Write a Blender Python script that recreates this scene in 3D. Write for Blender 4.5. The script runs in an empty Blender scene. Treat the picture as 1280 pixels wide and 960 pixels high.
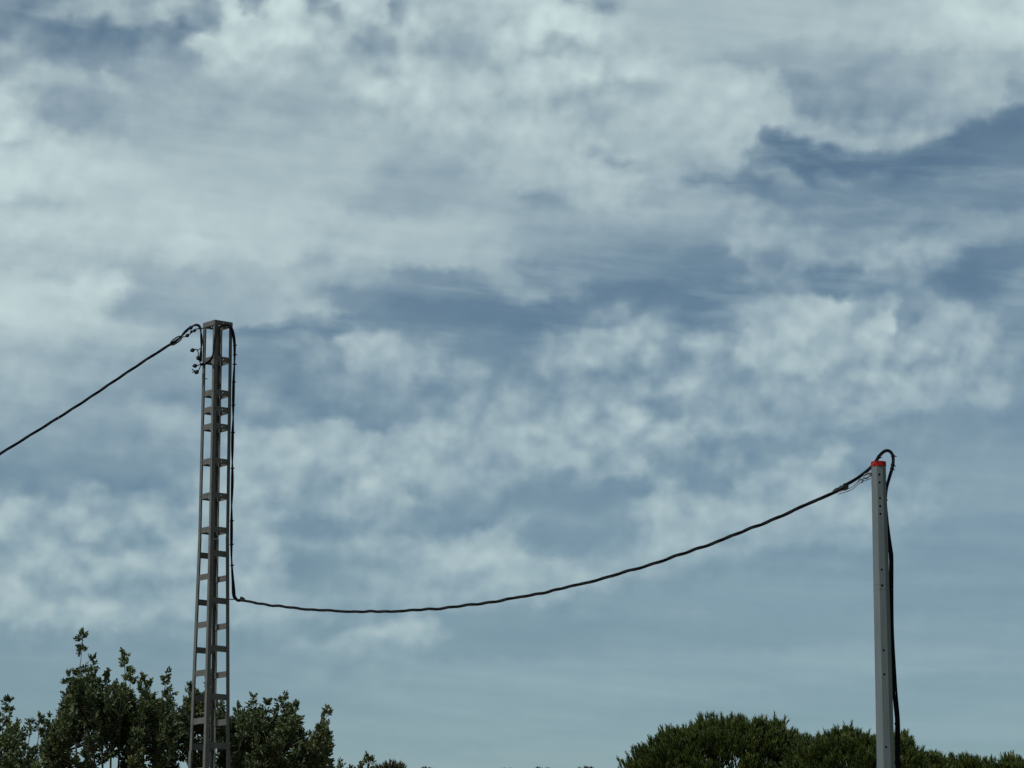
import bpy, bmesh, math, random
import numpy as np
from mathutils import Vector, Matrix

random.seed(7)
sc = bpy.context.scene
C = sc.collection
R = math.radians

# ------------------------------------------------------------------ camera
EYE = Vector((0.0, 0.0, 1.6))
PITCH = R(11.5)
FPX = 3865.0                      # focal length in pixels of the 1280 px wide photograph
cam_d = bpy.data.cameras.new('camera')
cam = bpy.data.objects.new('camera', cam_d)
C.objects.link(cam)
cam.location = EYE
cam.rotation_euler = (math.pi / 2 + PITCH, 0, 0)
cam_d.sensor_width = 36.0
cam_d.lens = 36.0 * FPX / 1280.0
cam_d.clip_start = 0.1
cam_d.clip_end = 20000
sc.camera = cam


def ray(x, y):
    """unit direction of photograph point (x, y) in the world"""
    a, b = (x - 640.0) / FPX, (480.0 - y) / FPX
    d = Vector((a, math.cos(PITCH) - b * math.sin(PITCH), math.sin(PITCH) + b * math.cos(PITCH)))
    return d.normalized()


def at(x, y, Y):
    """the world point seen at (x, y) that stands Y metres away"""
    d = ray(x, y)
    return EYE + d * (Y / d.y)


# ------------------------------------------------------------------ sky
SUN_AZ, SUN_EL = R(-120.0), R(48.0)       # behind the camera to the left, fairly high
world = bpy.data.worlds.new('World')
sc.world = world
world.use_nodes = True
wt = world.node_tree
wt.nodes.clear()


class G:
    """small helper to chain nodes in the order in which they are made"""
    def __init__(s, t):
        s.t = t

    def put(s, typ, ins=(), **kw):
        n = s.t.nodes.new(typ)
        for k, v in kw.items():
            setattr(n, k, v)
        for k, v in (ins.items() if isinstance(ins, dict) else enumerate(ins)):
            if v is None:
                continue
            if isinstance(v, bpy.types.NodeSocket):
                s.t.links.new(v, n.inputs[k])
            else:
                n.inputs[k].default_value = v
        return n

    def m(s, op, a, b=None, c=None, clamp=False):
        return s.put('ShaderNodeMath', (a, b, c), operation=op, use_clamp=clamp).outputs[0]

    def v(s, op, a, b=None, c=None):
        n = s.put('ShaderNodeVectorMath', (a, b, c), operation=op)
        return n.outputs['Value' if op in ('DOT_PRODUCT', 'LENGTH', 'DISTANCE') else 'Vector']

    def noise(s, vec, scale, detail, rough, out='Fac', dist=0.0):
        n = s.put('ShaderNodeTexNoise', {'Vector': vec, 'Scale': scale, 'Detail': detail, 'Roughness': rough, 'Distortion': dist})
        return n.outputs[out]

    def smooth(s, x, a, b, lo=0.0, hi=1.0):
        n = s.put('ShaderNodeMapRange', (x, a, b, lo, hi), interpolation_type='SMOOTHSTEP')
        return n.outputs[0]

    def mix(s, f, a, b):
        n = s.put('ShaderNodeMix', data_type='RGBA')
        for i, v in ((0, f), (6, a), (7, b)):
            if isinstance(v, bpy.types.NodeSocket):
                s.t.links.new(v, n.inputs[i])
            else:
                n.inputs[i].default_value = v
        return n.outputs[2]


# Cloud cover of this sky: (x, y, half width, half height, tilt, tone, billow)
# tone 0 = open blue, 1 = brightest cloud; billow 1 = heaped puffs, 0 = smooth sheet or streaks
CLOUDS = [
    # upper edge, blue windows and bright heaps
    (25, 20, 45, 28, 0, .24, .5), (95, 12, 26, 10, -10, .42, .8), (115, 42, 55, 16, 10, .14, .4), (60, 62, 40, 18, 0, .26, .6),
    (165, 24, 30, 12, 15, .48, 1), (228, 14, 26, 11, 0, .52, 1), (215, 35, 30, 9, -8, .15, .6), (262, 22, 18, 12, 0, .32, .8),
    (70, 88, 30, 13, 5, .58, 1), (15, 70, 20, 18, 0, .42, .7), (130, 70, 30, 14, 0, .22, .4), (150, 106, 18, 7, 45, .56, .7), (190, 80, 35, 16, 0, .36, .5),
    (110, 130, 60, 18, 5, .40, .2), (220, 115, 50, 22, 0, .44, .3), (300, 48, 36, 24, 10, .92, 1), (350, 36, 34, 18, 0, .92, 1), (400, 40, 36, 14, 0, .80, 1),
    (322, 4, 12, 6, 0, .28, .5), (412, 14, 16, 8, 20, .40, .7), (455, 14, 26, 14, 0, .76, 1), (500, 12, 11, 16, 0, .38, .6),
    (560, 5, 55, 9, 0, .72, .6), (600, 30, 35, 12, 0, .60, .6), (465, 58, 26, 16, 0, .46, .6), (512, 46, 20, 14, 20, .76, 1), (575, 60, 35, 16, 0, .50, .3),
    (640, 35, 34, 20, 0, .84, .8), (700, 26, 50, 18, 5, .92, 1), (755, 30, 24, 16, 0, .78, .8), (752, 3, 16, 6, 0, .34, .7), (715, 4, 14, 5, 0, .5, .7),
    (330, 85, 50, 18, -12, .74, .6), (290, 100, 40, 18, 0, .56, .4), (395, 80, 34, 18, 0, .56, .5), (370, 112, 55, 16, 0, .47, .1), (485, 84, 26, 10, 0, .62, .7),
    (470, 116, 30, 14, 0, .76, 1), (515, 120, 28, 13, 20, .78, 1), (565, 102, 26, 12, 0, .66, .8), (430, 145, 30, 16, 0, .52, .3), (500, 145, 40, 14, 0, .62, .4),
    (625, 120, 34, 16, 20, .70, .7), (630, 160, 34, 12, 0, .72, .7), (695, 56, 18, 10, 0, .52, .5), (745, 68, 18, 9, 0, .72, .9), (696, 96, 20, 13, 0, .80, 1),
    (757, 88, 16, 10, -30, .80, 1), (812, 80, 26, 12, 0, .78, .8), (770, 112, 40, 9, 0, .52, .4), (850, 30, 80, 30, 0, .60, .1), (960, 25, 90, 28, 0, .66, .1),
    (1060, 40, 60, 26, 0, .68, .3), (1215, 28, 60, 22, 0, .86, .5), (1150, 30, 34, 26, 0, .76, .4), (1278, 32, 14, 12, 0, .92, .5),
    (880, 115, 40, 20, 0, .74, .5), (930, 125, 36, 24, 0, .74, .6), (958, 70, 40, 9, 0, .50, .3), (1045, 88, 16, 6, -20, .54, .8), (1102, 98, 9, 14, 15, .50, .8),
    (1040, 72, 90, 12, 0, .50, .1), (1060, 118, 60, 20, 0, .34, .3), (1150, 100, 40, 26, 0, .48, .3), (1210, 95, 60, 32, 0, .64, .3), (1215, 130, 36, 12, -15, .50, .7), (1276, 105, 14, 14, 0, .40, .5),
    # second band
    (5, 148, 22, 22, 0, .94, .9), (38, 150, 18, 14, 25, .70, .9), (95, 145, 60, 14, 8, .40, .1), (90, 182, 52, 13, 4, .78, 1), (30, 215, 60, 22, 0, .92, .3), (25, 180, 26, 7, 0, .62, .5),
    (210, 160, 90, 25, 5, .54, .1), (130, 215, 60, 20, 0, .82, .3), (250, 205, 80, 25, 0, .66, .1), (330, 165, 45, 10, -10, .62, .2), (372, 158, 40, 10, -20, .50, .2),
    (440, 190, 70, 14, -8, .62, .2), (540, 208, 45, 16, 0, .44, .2), (610, 195, 50, 15, 0, .62, .3), (670, 175, 45, 20, 0, .70, .6), (740, 150, 40, 14, 0, .56, .6),
    (725, 175, 30, 10, 10, .66, .7), (765, 160, 22, 12, 0, .46, .6), (800, 135, 34, 20, 0, .66, .4), (860, 165, 45, 22, 0, .66, .4), (925, 165, 28, 20, -30, .72, .7),
    (775, 205, 44, 6, 17, .44, .4), (770, 225, 32, 11, 10, .68, .7), (675, 205, 45, 12, 0, .62, .4), (840, 205, 34, 14, -15, .54, .4), (898, 200, 24, 14, -30, .46, .5),
    (970, 142, 22, 12, 30, .70, .9), (1010, 158, 34, 7, 25, .58, .9), (1060, 174, 40, 9, 12, .54, .9), (1110, 184, 26, 9, 5, .50, .9), (1150, 168, 34, 9, -12, .44, .9), (1190, 158, 18, 6, -5, .42, .8),
    (1100, 150, 60, 12, 0, .34, .5), (1000, 135, 20, 9, 0, .36, .6),
    (960, 168, 14, 10, 40, .06, .3), (1010, 190, 40, 15, 12, .0, .2), (1080, 206, 60, 13, 0, .0, .1), (1165, 204, 60, 14, -8, .04, .1), (1250, 160, 40, 16, -10, .08, .3), (1270, 195, 40, 16, 0, .16, .2),
    (940, 190, 20, 8, 10, .26, .6), (1100, 222, 18, 6, -10, .38, .9), (1040, 226, 45, 3, -9, .34, .7), (975, 220, 20, 8, 25, .40, .9), (925, 227, 40, 8, 5, .14, .2),
    # third band: bright sheet on the left, blue on the right
    (60, 280, 70, 18, 0, .84, .3), (45, 257, 35, 9, 0, .62, .2), (100, 279, 34, 8, -5, .92, .4), (140, 290, 30, 10, 0, .70, .3), (200, 260, 60, 20, 0, .80, .2), (240, 308, 20, 13, 0, .96, .5),
    (190, 310, 40, 16, 0, .76, .3), (55, 325, 60, 16, 10, .64, .4), (20, 370, 40, 20, 0, .86, .3), (115, 362, 34, 14, -8, .92, .5), (60, 395, 60, 18, 0, .84, .2), (120, 415, 60, 14, 0, .64, .2),
    (200, 345, 45, 16, 10, .54, .2), (250, 355, 45, 14, 10, .56, .1), (195, 390, 60, 16, 0, .48, .1), (300, 270, 50, 26, 0, .76, .2), (290, 330, 40, 12, 10, .66, .3), (345, 290, 45, 22, 0, .78, .3),
    (400, 265, 50, 18, 0, .70, .2), (418, 285, 16, 10, -30, .58, .5), (396, 322, 20, 8, 0, .36, .4), (345, 307, 14, 6, 0, .50, .4), (440, 310, 45, 16, 0, .70, .3), (500, 290, 60, 14, 0, .66, .1),
    (500, 256, 70, 9, 2, .42, .1), (590, 282, 50, 14, 5, .64, .2), (570, 315, 60, 16, 0, .64, .2), (640, 300, 30, 12, 15, .50, .2), (640, 260, 60, 7, 3, .48, .1), (610, 335, 30, 14, 20, .56, .5),
    (460, 338, 18, 12, 30, .48, .4), (440, 352, 60, 8, 0, .54, .2), (345, 360, 50, 14, 8, .60, .3), (395, 385, 26, 12, 15, .62, .5), (350, 398, 55, 6, -2, .66, .3), (340, 378, 40, 12, 0, .58, .2), (290, 385, 30, 14, 0, .50, .2),
    (420, 363, 26, 8, 0, .28, .2), (460, 385, 26, 8, 0, .28, .4), (500, 360, 60, 9, 0, .22, .1), (560, 345, 50, 8, 5, .28, .1), (560, 385, 80, 14, 0, .09, .1), (620, 375, 40, 14, 0, .08, .1), (480, 405, 60, 10, 0, .17, .2), (300, 412, 40, 8, 0, .16, .2), (380, 410, 50, 6, 0, .12, .2),
    (690, 250, 26, 8, 0, .30, .2), (750, 246, 34, 9, 8, .60, .6), (715, 252, 20, 6, 0, .54, .5), (700, 275, 70, 7, 3, .42, .1), (700, 300, 80, 12, 0, .34, .1), (790, 290, 70, 10, 0, .30, .1), (830, 270, 45, 7, -6, .50, .2), (880, 255, 40, 12, 0, .44, .1),
    (820, 245, 28, 8, 0, .36, .1), (780, 330, 80, 16, 0, .16, .1), (860, 330, 70, 14, 0, .10, .1), (700, 335, 50, 10, 0, .22, .1), (720, 315, 60, 6, 0, .30, .1),
    (646, 350, 12, 16, 10, .52, .8), (655, 368, 16, 6, 0, .46, .8), (685, 363, 14, 9, 0, .34, 1), (712, 365, 13, 10, 0, .40, 1), (736, 367, 7, 7, 0, .28, 1), (660, 393, 60, 12, 0, .03, .1), (720, 393, 20, 9, 0, .14, .6),
    (930, 300, 12, 18, 8, .52, 1), (922, 275, 18, 10, 0, .42, .7), (940, 330, 18, 7, 25, .38, .8), (985, 295, 30, 20, 20, .40, .7), (1020, 305, 24, 16, 30, .42, .8), (985, 265, 30, 8, 10, .32, .4), (1050, 315, 26, 10, 0, .40, .7),
    (1080, 270, 60, 18, 0, .20, .1), (1190, 250, 80, 14, 0, .20, .1), (1000, 245, 60, 7, 0, .24, .1), (1130, 278, 34, 6, -14, .40, .4), (1175, 264, 20, 5, 5, .38, .3), (1255, 277, 34, 9, 5, .46, .5), (1215, 293, 40, 5, -6, .42, .3), (1270, 265, 14, 6, 0, .42, .6),
    (980, 342, 75, 3.2, -9, .46, .2), (1040, 350, 45, 10, 0, .10, .2), (990, 355, 24, 10, 15, .40, .5), (965, 362, 14, 8, 0, .28, .5),
    (1104, 322, 26, 15, 10, .50, 1), (1125, 345, 26, 8, 10, .38, .8), (1162, 316, 24, 14, 5, .50, 1), (1180, 325, 16, 8, 0, .44, .9), (1090, 350, 22, 6, 10, .16, .4), (1215, 345, 40, 20, 0, .04, .1), (1260, 315, 30, 12, 0, .14, .2), (1280, 352, 14, 14, 0, .28, .5), (1255, 375, 40, 14, 0, .16, .2),
    (800, 365, 70, 16, 0, .06, .1), (890, 365, 60, 14, 0, .08, .1), (860, 395, 45, 14, 0, .10, .2), (945, 365, 16, 6, 0, .14, .3),
    # heaped clouds of the middle
    (765, 382, 26, 12, -10, .46, 1), (745, 392, 16, 9, 0, .38, 1), (780, 400, 18, 5, 0, .24, .6), (800, 412, 26, 12, 0, .54, 1), (830, 400, 18, 14, 0, .44, 1), (715, 432, 26, 13, 0, .50, 1), (685, 425, 16, 12, 0, .36, 1), (690, 455, 30, 14, 0, .40, .9),
    (770, 440, 34, 16, 0, .44, .9), (820, 445, 26, 14, 0, .38, .9), (875, 432, 22, 12, 0, .46, 1), (890, 418, 14, 8, 0, .40, 1), (860, 460, 30, 12, 0, .32, .9), (640, 425, 36, 12, 0, .14, .3), (905, 455, 16, 16, 0, .30, .6), (912, 410, 14, 14, 0, .14, .6),
    (985, 402, 40, 20, 0, .66, .9), (1030, 388, 30, 12, 0, .66, 1), (945, 410, 20, 22, 10, .50, 1), (1106, 396, 18, 15, -30, .70, 1), (1070, 405, 30, 18, 0, .58, .9), (1085, 378, 22, 9, 0, .44, .9), (980, 440, 40, 18, 0, .60, .7), (1040, 430, 30, 16, 0, .50, .7),
    (1140, 372, 26, 13, 30, .38, .7), (1132, 395, 12, 12, 0, .22, .6), (1175, 420, 12, 10, 0, .56, 1), (1215, 395, 28, 14, 15, .48, 1), (1225, 420, 30, 18, 0, .50, .9), (1125, 440, 34, 14, -20, .50, .9), (1150, 455, 20, 6, 0, .32, .7), (1180, 445, 20, 8, 0, .38, .6), (1262, 420, 14, 30, 0, .26, .4),
    (1275, 395, 12, 30, 0, .22, .3), (1255, 450, 14, 10, 0, .36, .8), (1215, 460, 30, 12, 0, .48, .9), (1265, 475, 14, 12, 0, .30, .6),
    (390, 442, 24, 13, 10, .40, 1), (350, 435, 12, 8, 0, .30, 1), (320, 450, 34, 22, 0, .22, .2), (470, 432, 26, 14, 0, .60, 1), (500, 450, 36, 14, 0, .54, .9), (535, 455, 22, 12, 0, .48, 1), (465, 465, 34, 14, 0, .48, .8), (520, 422, 45, 6, 4, .26, .2),
    (585, 430, 34, 14, 0, .18, .2), (560, 455, 12, 8, 0, .26, .4), (585, 465, 24, 14, 20, .40, 1), (630, 465, 34, 14, 0, .26, .3), (425, 460, 14, 10, 0, .22, .4),
    (60, 450, 70, 20, 0, .58, .3), (150, 455, 60, 18, 0, .42, .4), (215, 465, 45, 20, 0, .40, .3), (15, 495, 40, 20, 0, .56, .4), (120, 432, 50, 8, 0, .52, .4), (225, 435, 40, 10, 0, .50, .3),
    (90, 520, 70, 20, 0, .42, .2), (190, 515, 40, 12, 12, .52, .6), (210, 535, 30, 12, 0, .48, .5), (60, 555, 60, 16, 0, .38, .3), (160, 555, 60, 14, 0, .36, .2), (150, 490, 50, 10, 0, .36, .2), (260, 500, 40, 14, 0, .36, .3), (245, 560, 30, 12, 0, .32, .4),
    (30, 590, 60, 14, 0, .18, .2), (120, 580, 60, 9, 0, .24, .2), (170, 605, 30, 12, 0, .24, .4), (220, 590, 20, 8, 0, .34, .6), (85, 605, 20, 8, 0, .30, .6), (230, 610, 14, 10, 0, .28, .5),
    (330, 500, 34, 18, 20, .40, .7), (375, 495, 26, 12, 30, .18, .2), (405, 512, 26, 7, 10, .16, .2), (300, 520, 30, 12, 0, .40, .5), (440, 490, 40, 12, 0, .30, .4), (460, 525, 16, 8, 0, .18, .3), (500, 500, 30, 14, 0, .40, .7), (510, 515, 40, 8, 0, .28, .4), (545, 490, 20, 10, 0, .24, .4),
    (425, 530, 22, 10, 10, .52, 1), (345, 560, 40, 12, 5, .60, .8), (395, 560, 34, 14, 0, .50, .7), (480, 555, 34, 12, 0, .56, .9), (545, 540, 40, 12, 0, .52, .8), (610, 520, 40, 14, 0, .46, .8), (590, 555, 30, 14, 0, .50, .8), (650, 500, 34, 14, 0, .42, .8),
    (670, 535, 34, 14, 0, .50, .9), (720, 505, 45, 16, 0, .44, .8), (760, 540, 22, 12, 0, .54, 1), (800, 530, 20, 10, 0, .52, 1), (830, 545, 26, 12, 0, .52, 1), (830, 512, 20, 7, 0, .30, .6), (860, 490, 26, 14, 0, .42, 1), (890, 510, 20, 14, 0, .40, 1), (880, 565, 40, 9, 0, .40, .8), (935, 535, 16, 10, 0, .42, 1), (900, 545, 14, 8, 0, .30, .7),
    (700, 575, 34, 10, -6, .52, .9), (770, 580, 26, 10, -8, .48, .9), (660, 595, 26, 7, 0, .42, .8), (740, 560, 16, 7, 0, .40, .7), (970, 500, 30, 14, 0, .44, .8), (1030, 505, 34, 14, 0, .42, .8), (1085, 518, 26, 11, 0, .50, 1), (1140, 500, 26, 12, -15, .48, .9), (1200, 490, 34, 9, 0, .46, .8), (975, 530, 26, 10, 0, .40, .8),
    (1215, 530, 60, 12, 0, .26, .2), (1140, 545, 50, 12, 0, .26, .2), (1225, 512, 12, 6, 0, .34, .8), (1040, 545, 60, 8, 0, .28, .3), (960, 560, 30, 9, 0, .22, .2),
    # lower heaps
    (300, 600, 34, 14, 0, .54, .7), (350, 600, 30, 12, 0, .48, .7), (405, 610, 20, 7, 0, .34, .6), (350, 625, 14, 5, 0, .38, .6), (430, 585, 30, 10, 0, .50, .8), (480, 602, 34, 8, 0, .54, .8), (520, 600, 20, 7, 20, .46, .7), (530, 615, 14, 9, 40, .26, .4), (570, 590, 26, 12, 0, .48, .8), (610, 590, 22, 14, -30, .42, .8), (595, 612, 20, 8, 0, .42, .7),
    (465, 635, 26, 14, 20, .46, .8), (525, 632, 30, 8, -14, .46, .9), (455, 657, 16, 8, 0, .46, 1), (500, 650, 26, 8, -10, .38, .8), (395, 640, 20, 8, 0, .40, .7), (415, 660, 40, 9, 0, .24, .3), (390, 700, 30, 12, 20, .22, .2), (550, 660, 34, 12, 0, .22, .2), (610, 630, 50, 8, 0, .24, .2), (580, 645, 40, 10, 0, .24, .2),
    (300, 645, 36, 12, 0, .50, .6), (340, 680, 30, 10, -5, .48, .9), (300, 700, 36, 12, 0, .46, .6), (385, 678, 18, 5, 0, .40, .7), (440, 695, 22, 10, 0, .42, 1), (490, 690, 26, 8, -14, .40, .9), (500, 705, 14, 8, 0, .28, .4), (460, 715, 30, 9, 0, .38, .7),
    (640, 650, 16, 7, -20, .46, 1), (610, 670, 26, 12, -20, .50, 1), (595, 692, 30, 10, -14, .60, 1), (635, 700, 30, 12, 0, .52, .9), (540, 700, 24, 10, -10, .48, 1), (560, 720, 34, 10, 0, .46, .8), (690, 715, 34, 9, 8, .48, 1), (650, 728, 50, 9, 0, .44, .7), (510, 735, 40, 9, 0, .40, .6),
    (700, 605, 50, 8, 0, .26, .2), (720, 622, 60, 10, 0, .18, .2), (790, 615, 20, 9, 0, .20, .2), (670, 645, 45, 8, 0, .26, .2), (710, 675, 40, 14, 0, .20, .2), (760, 650, 30, 10, 0, .24, .3), (760, 685, 20, 12, 0, .26, .3), (890, 610, 26, 10, 20, .20, .2), (850, 585, 24, 6, 0, .24, .3),
    (830, 605, 20, 12, 30, .40, 1), (800, 640, 20, 10, 0, .44, 1), (840, 635, 26, 10, 0, .48, 1), (905, 630, 22, 10, 0, .46, 1), (870, 660, 45, 12, -5, .52, .8), (820, 690, 40, 12, -8, .48, .8), (950, 650, 40, 14, 0, .50, .7), (940, 610, 18, 12, 10, .44, 1), (910, 592, 18, 5, 0, .32, .8), (760, 705, 34, 8, -10, .42, .9), (900, 690, 45, 8, -10, .42, .6),
    (1020, 592, 34, 10, 0, .48, .9), (980, 600, 26, 12, 0, .44, .9), (1053, 556, 13, 9, -10, .46, 1), (1030, 625, 45, 14, 0, .50, .7), (1090, 640, 40, 14, 0, .46, .7), (1140, 610, 26, 12, 0, .40, .9), (1170, 630, 34, 9, 5, .38, .8), (1000, 660, 45, 10, -8, .44, .7), (1060, 670, 40, 8, 0, .34, .5), (1110, 580, 30, 12, 0, .28, .4),
    (1220, 580, 60, 16, 0, .32, .1), (1240, 620, 50, 14, 0, .30, .1), (1220, 660, 70, 12, 0, .24, .1), (1000, 700, 80, 10, 0, .24, .1), (1130, 690, 60, 9, 0, .22, .1), (1200, 705, 90, 12, 0, .22, .1), (1050, 735, 90, 10, 0, .27, .1),
    (15, 655, 30, 14, 0, .56, .8), (60, 640, 30, 12, 0, .46, .9), (110, 615, 20, 10, 0, .46, 1), (100, 650, 26, 9, 0, .52, .9), (130, 635, 14, 10, 0, .36, .7), (180, 640, 26, 10, 0, .46, .9), (215, 665, 20, 10, 0, .50, 1), (165, 665, 26, 9, 0, .36, .7), (40, 690, 34, 10, 0, .48, .8), (95, 695, 22, 9, 0, .54, .9), (150, 710, 30, 10, 0, .50, .8), (210, 700, 26, 10, 0, .50, .8), (120, 680, 24, 6, 0, .38, .6), (10, 620, 16, 8, 0, .44, .9),
    (18, 740, 22, 12, 0, .56, .9), (45, 765, 30, 9, 0, .50, .9), (60, 735, 26, 9, 0, .36, .6), (110, 762, 24, 14, -25, .58, 1), (95, 775, 26, 8, 0, .50, .9), (160, 745, 30, 9, 0, .36, .5), (200, 765, 26, 9, 0, .44, .9), (235, 745, 20, 9, 0, .46, .9), (140, 725, 40, 7, 0, .46, .7), (220, 780, 40, 6, 0, .38, .7), (20, 785, 60, 6, 0, .26, .3),
    (325, 735, 26, 10, 0, .48, .8), (365, 752, 24, 12, 0, .42, .8), (345, 770, 34, 8, 0, .42, .7), (410, 735, 30, 10, 0, .26, .3), (425, 755, 30, 8, 0, .34, .6), (480, 755, 40, 6, 0, .36, .4), (560, 745, 45, 7, 0, .38, .5), (400, 785, 34, 5, 0, .26, .3),
    (517, 783, 20, 9, -8, .60, .8), (500, 797, 16, 8, 0, .54, .8), (450, 800, 26, 9, -8, .50, .8), (480, 808, 40, 6, -5, .40, .8), (388, 811, 14, 6, 0, .36, .9), (420, 808, 16, 8, 0, .38, .9), (545, 792, 14, 5, 0, .34, .8),
    # smooth veil above the horizon
    (60, 810, 80, 12, 0, .22, .1), (200, 815, 90, 14, 0, .20, .1), (330, 830, 60, 12, 0, .25, .1), (600, 775, 60, 9, 0, .22, .1), (700, 790, 60, 9, 0, .17, .1), (790, 765, 60, 8, 0, .24, .1), (620, 805, 60, 8, 0, .20, .1),
    (880, 745, 70, 9, 0, .26, .1), (860, 800, 90, 9, 0, .23, .1), (1000, 790, 90, 9, 0, .22, .1), (1150, 745, 80, 9, 0, .22, .1), (1240, 760, 60, 9, 0, .20, .1), (1180, 790, 70, 10, 0, .27, .1), (1060, 830, 120, 10, 0, .31, .1), (1240, 820, 70, 10, 0, .30, .1),
    (700, 860, 150, 16, 0, .32, .05), (500, 860, 120, 16, 0, .30, .05), (860, 840, 120, 10, 0, .28, .05), (1000, 875, 120, 10, 0, .24, .05), (1200, 865, 90, 9, 0, .22, .05), (620, 905, 140, 9, 0, .29, .05), (590, 930, 50, 5, -4, .22, .05), (780, 905, 80, 9, -4, .24, .05),
    (700, 945, 150, 12, 0, .30, .05), (940, 900, 90, 8, 0, .21, .05), (1230, 905, 80, 7, 0, .27, .05), (1200, 935, 90, 8, 0, .22, .05), (470, 935, 60, 10, 0, .27, .05), (100, 870, 120, 20, 0, .21, .05), (300, 880, 120, 16, 0, .24, .05),
]
PXD = math.degrees(1.0 / FPX)                # degrees per photograph pixel

g = G(wt)
gen = g.put('ShaderNodeTexCoord').outputs['Generated']
dirn = g.v('NORMALIZE', gen)
sx = g.put('ShaderNodeSeparateXYZ', (dirn,))
az = g.m('DEGREES', g.m('ARCTAN2', sx.outputs[0], sx.outputs[1]))
el = g.m('DEGREES', g.m('ARCSINE', sx.outputs[2]))
pos = g.put('ShaderNodeCombineXYZ', (az, el, 0.0)).outputs[0]
deg = g.v('SCALE', dirn)
deg.node.inputs['Scale'].default_value = 57.2958
# ragged outlines: two sizes of turbulence push the cover map about
w1 = g.noise(deg, .8, 3, .5, 'Color')
w1 = g.v('MULTIPLY', g.v('SUBTRACT', w1, (.5, .5, .5)), (.62, .42, 0))
w2 = g.noise(deg, 2.0, 2.5, .45, 'Color')
w3 = g.noise(deg, 5.5, 3, .55, 'Color')
w3 = g.v('MULTIPLY', g.v('SUBTRACT', w3, (.5, .5, .5)), (.17, .12, 0))
w2 = g.v('MULTIPLY', g.v('SUBTRACT', w2, (.5, .5, .5)), (.46, .36, 0))
P = g.v('ADD', g.v('ADD', pos, w3), g.v('ADD', w1, w2))
# the rest of the sky: the same kind of broken cloud
big = g.noise(g.v('MULTIPLY', deg, (1, 1, 2.2)), .10, 4, .55)
tone_far = g.smooth(big, .36, .62, .22, .66)
# cover map of the part of the sky the list above describes: rows of constant elevation, each a curve over the azimuth
A0, A1, E0, E1, NROW, NCOL = -11.0, 11.0, 2.6, 20.4, 97, 150
gu, gv = np.meshgrid(np.linspace(A0, A1, NCOL), np.linspace(E0, E1, NROW))
sw, st, sb = np.full(gu.shape, 1e-9), np.full(gu.shape, .4e-9), np.full(gu.shape, .5e-9)
for (x, y, rx, ry, rot, t, b) in CLOUDS:
    if y < 340 and x < 900:              # the high sheet behind the heaps evens out the tones here
        t = .70 * t + .225 if t > .35 else t + .09
    elif y > 820:
        t += .03
    else:
        t = max(t, .05) + (.04 if t < .35 else 0)
    d = ray(x, y)
    du, dv = gu - math.degrees(math.atan2(d.x, d.y)), gv - math.degrees(math.asin(d.z))
    c, s_ = math.cos(R(-rot)), math.sin(R(-rot))
    q = ((du * c + dv * s_) / (rx * PXD)) ** 2 + ((dv * c - du * s_) / (ry * PXD)) ** 2
    w = np.exp(-1.05 * q) + 2e-3 * np.exp(-q / 8)
    sw += w; st += w * t; sb += w * b
gT, gB = st / sw, sb / sw
sP = g.put('ShaderNodeSeparateXYZ', (P,))
u = g.m('MULTIPLY_ADD', sP.outputs[0], 1 / (A1 - A0), -A0 / (A1 - A0), clamp=True)
v = g.m('MULTIPLY_ADD', sP.outputs[1], (NROW - 1) / (E1 - E0), -E0 * (NROW - 1) / (E1 - E0))
v = g.m('MINIMUM', g.m('MAXIMUM', v, 0.0), NROW - 1.0)


def curve(row, step):
    n = g.put('ShaderNodeFloatCurve', {'Value': u})
    cu = n.mapping.curves[0]
    xs = np.linspace(0, 1, len(row))[::step]
    ys = row[::step]
    cu.points[0].location = (0, float(ys[0]))
    cu.points[1].location = (1, float(ys[-1]))
    for xx, yy in zip(xs[1:-1], ys[1:-1]):
        cu.points.new(float(xx), float(yy))
    n.mapping.update()
    return n.outputs[0]


def blur(a, k):
    """box blur, three passes"""
    for _ in range(3):
        for ax_ in (0, 1):
            a = np.mean([np.roll(np.pad(a, k, mode='edge'), s_, ax_) for s_ in range(-k, k + 1)], 0)[k:-k, k:-k]
    return a


def table(grids, step_r, step_c):
    acc = [0.0] * len(grids)
    for j in range(0, NROW, step_r):
        d = g.m('ABSOLUTE', g.m('SUBTRACT', v, float(j)))
        w = g.m('MULTIPLY_ADD', d, -1.0 / step_r, 1.0, clamp=True)
        for i, gr_ in enumerate(grids):
            acc[i] = g.m('MULTIPLY_ADD', w, curve(gr_[j], step_c), acc[i])
    return acc


T, = table([gT], 1, 1)
B, Tm = table([blur(gB, 1), blur(gT, 3)], 4, 3)
inside = g.m('MULTIPLY', g.m('MULTIPLY', g.smooth(az, -11.2, -9.8), g.smooth(az, 11.2, 9.8)),
             g.m('MULTIPLY', g.smooth(el, 2.6, 4.0), g.smooth(el, 20.6, 19.0)))
T = g.m('MULTIPLY_ADD', g.m('SUBTRACT', T, tone_far), inside, tone_far)
Tm = g.m('MULTIPLY_ADD', g.m('SUBTRACT', Tm, tone_far), inside, tone_far)
B = g.m('MULTIPLY_ADD', g.m('SUBTRACT', B, .5), inside, .5)
# inner relief of the heaps: tops catch more light than the undersides
n1 = g.noise(deg, 1.9, 3.6, .5)
n1a = g.noise(deg, 1.7, 2, .45)
n1b = g.noise(g.v('ADD', deg, (-.07, 0, .22)), 1.7, 2, .45)
relief = g.m('SUBTRACT', n1a, n1b)
tilt = g.put('ShaderNodeMapping', {'Vector': deg, 'Rotation': (0, R(-5), 0)}, vector_type='POINT').outputs[0]
streak = g.noise(g.v('MULTIPLY', tilt, (.24, .24, 2.2)), 1.25, 5, .56)
amp = g.smooth(T, .05, .40, .25, 1.0)
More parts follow.
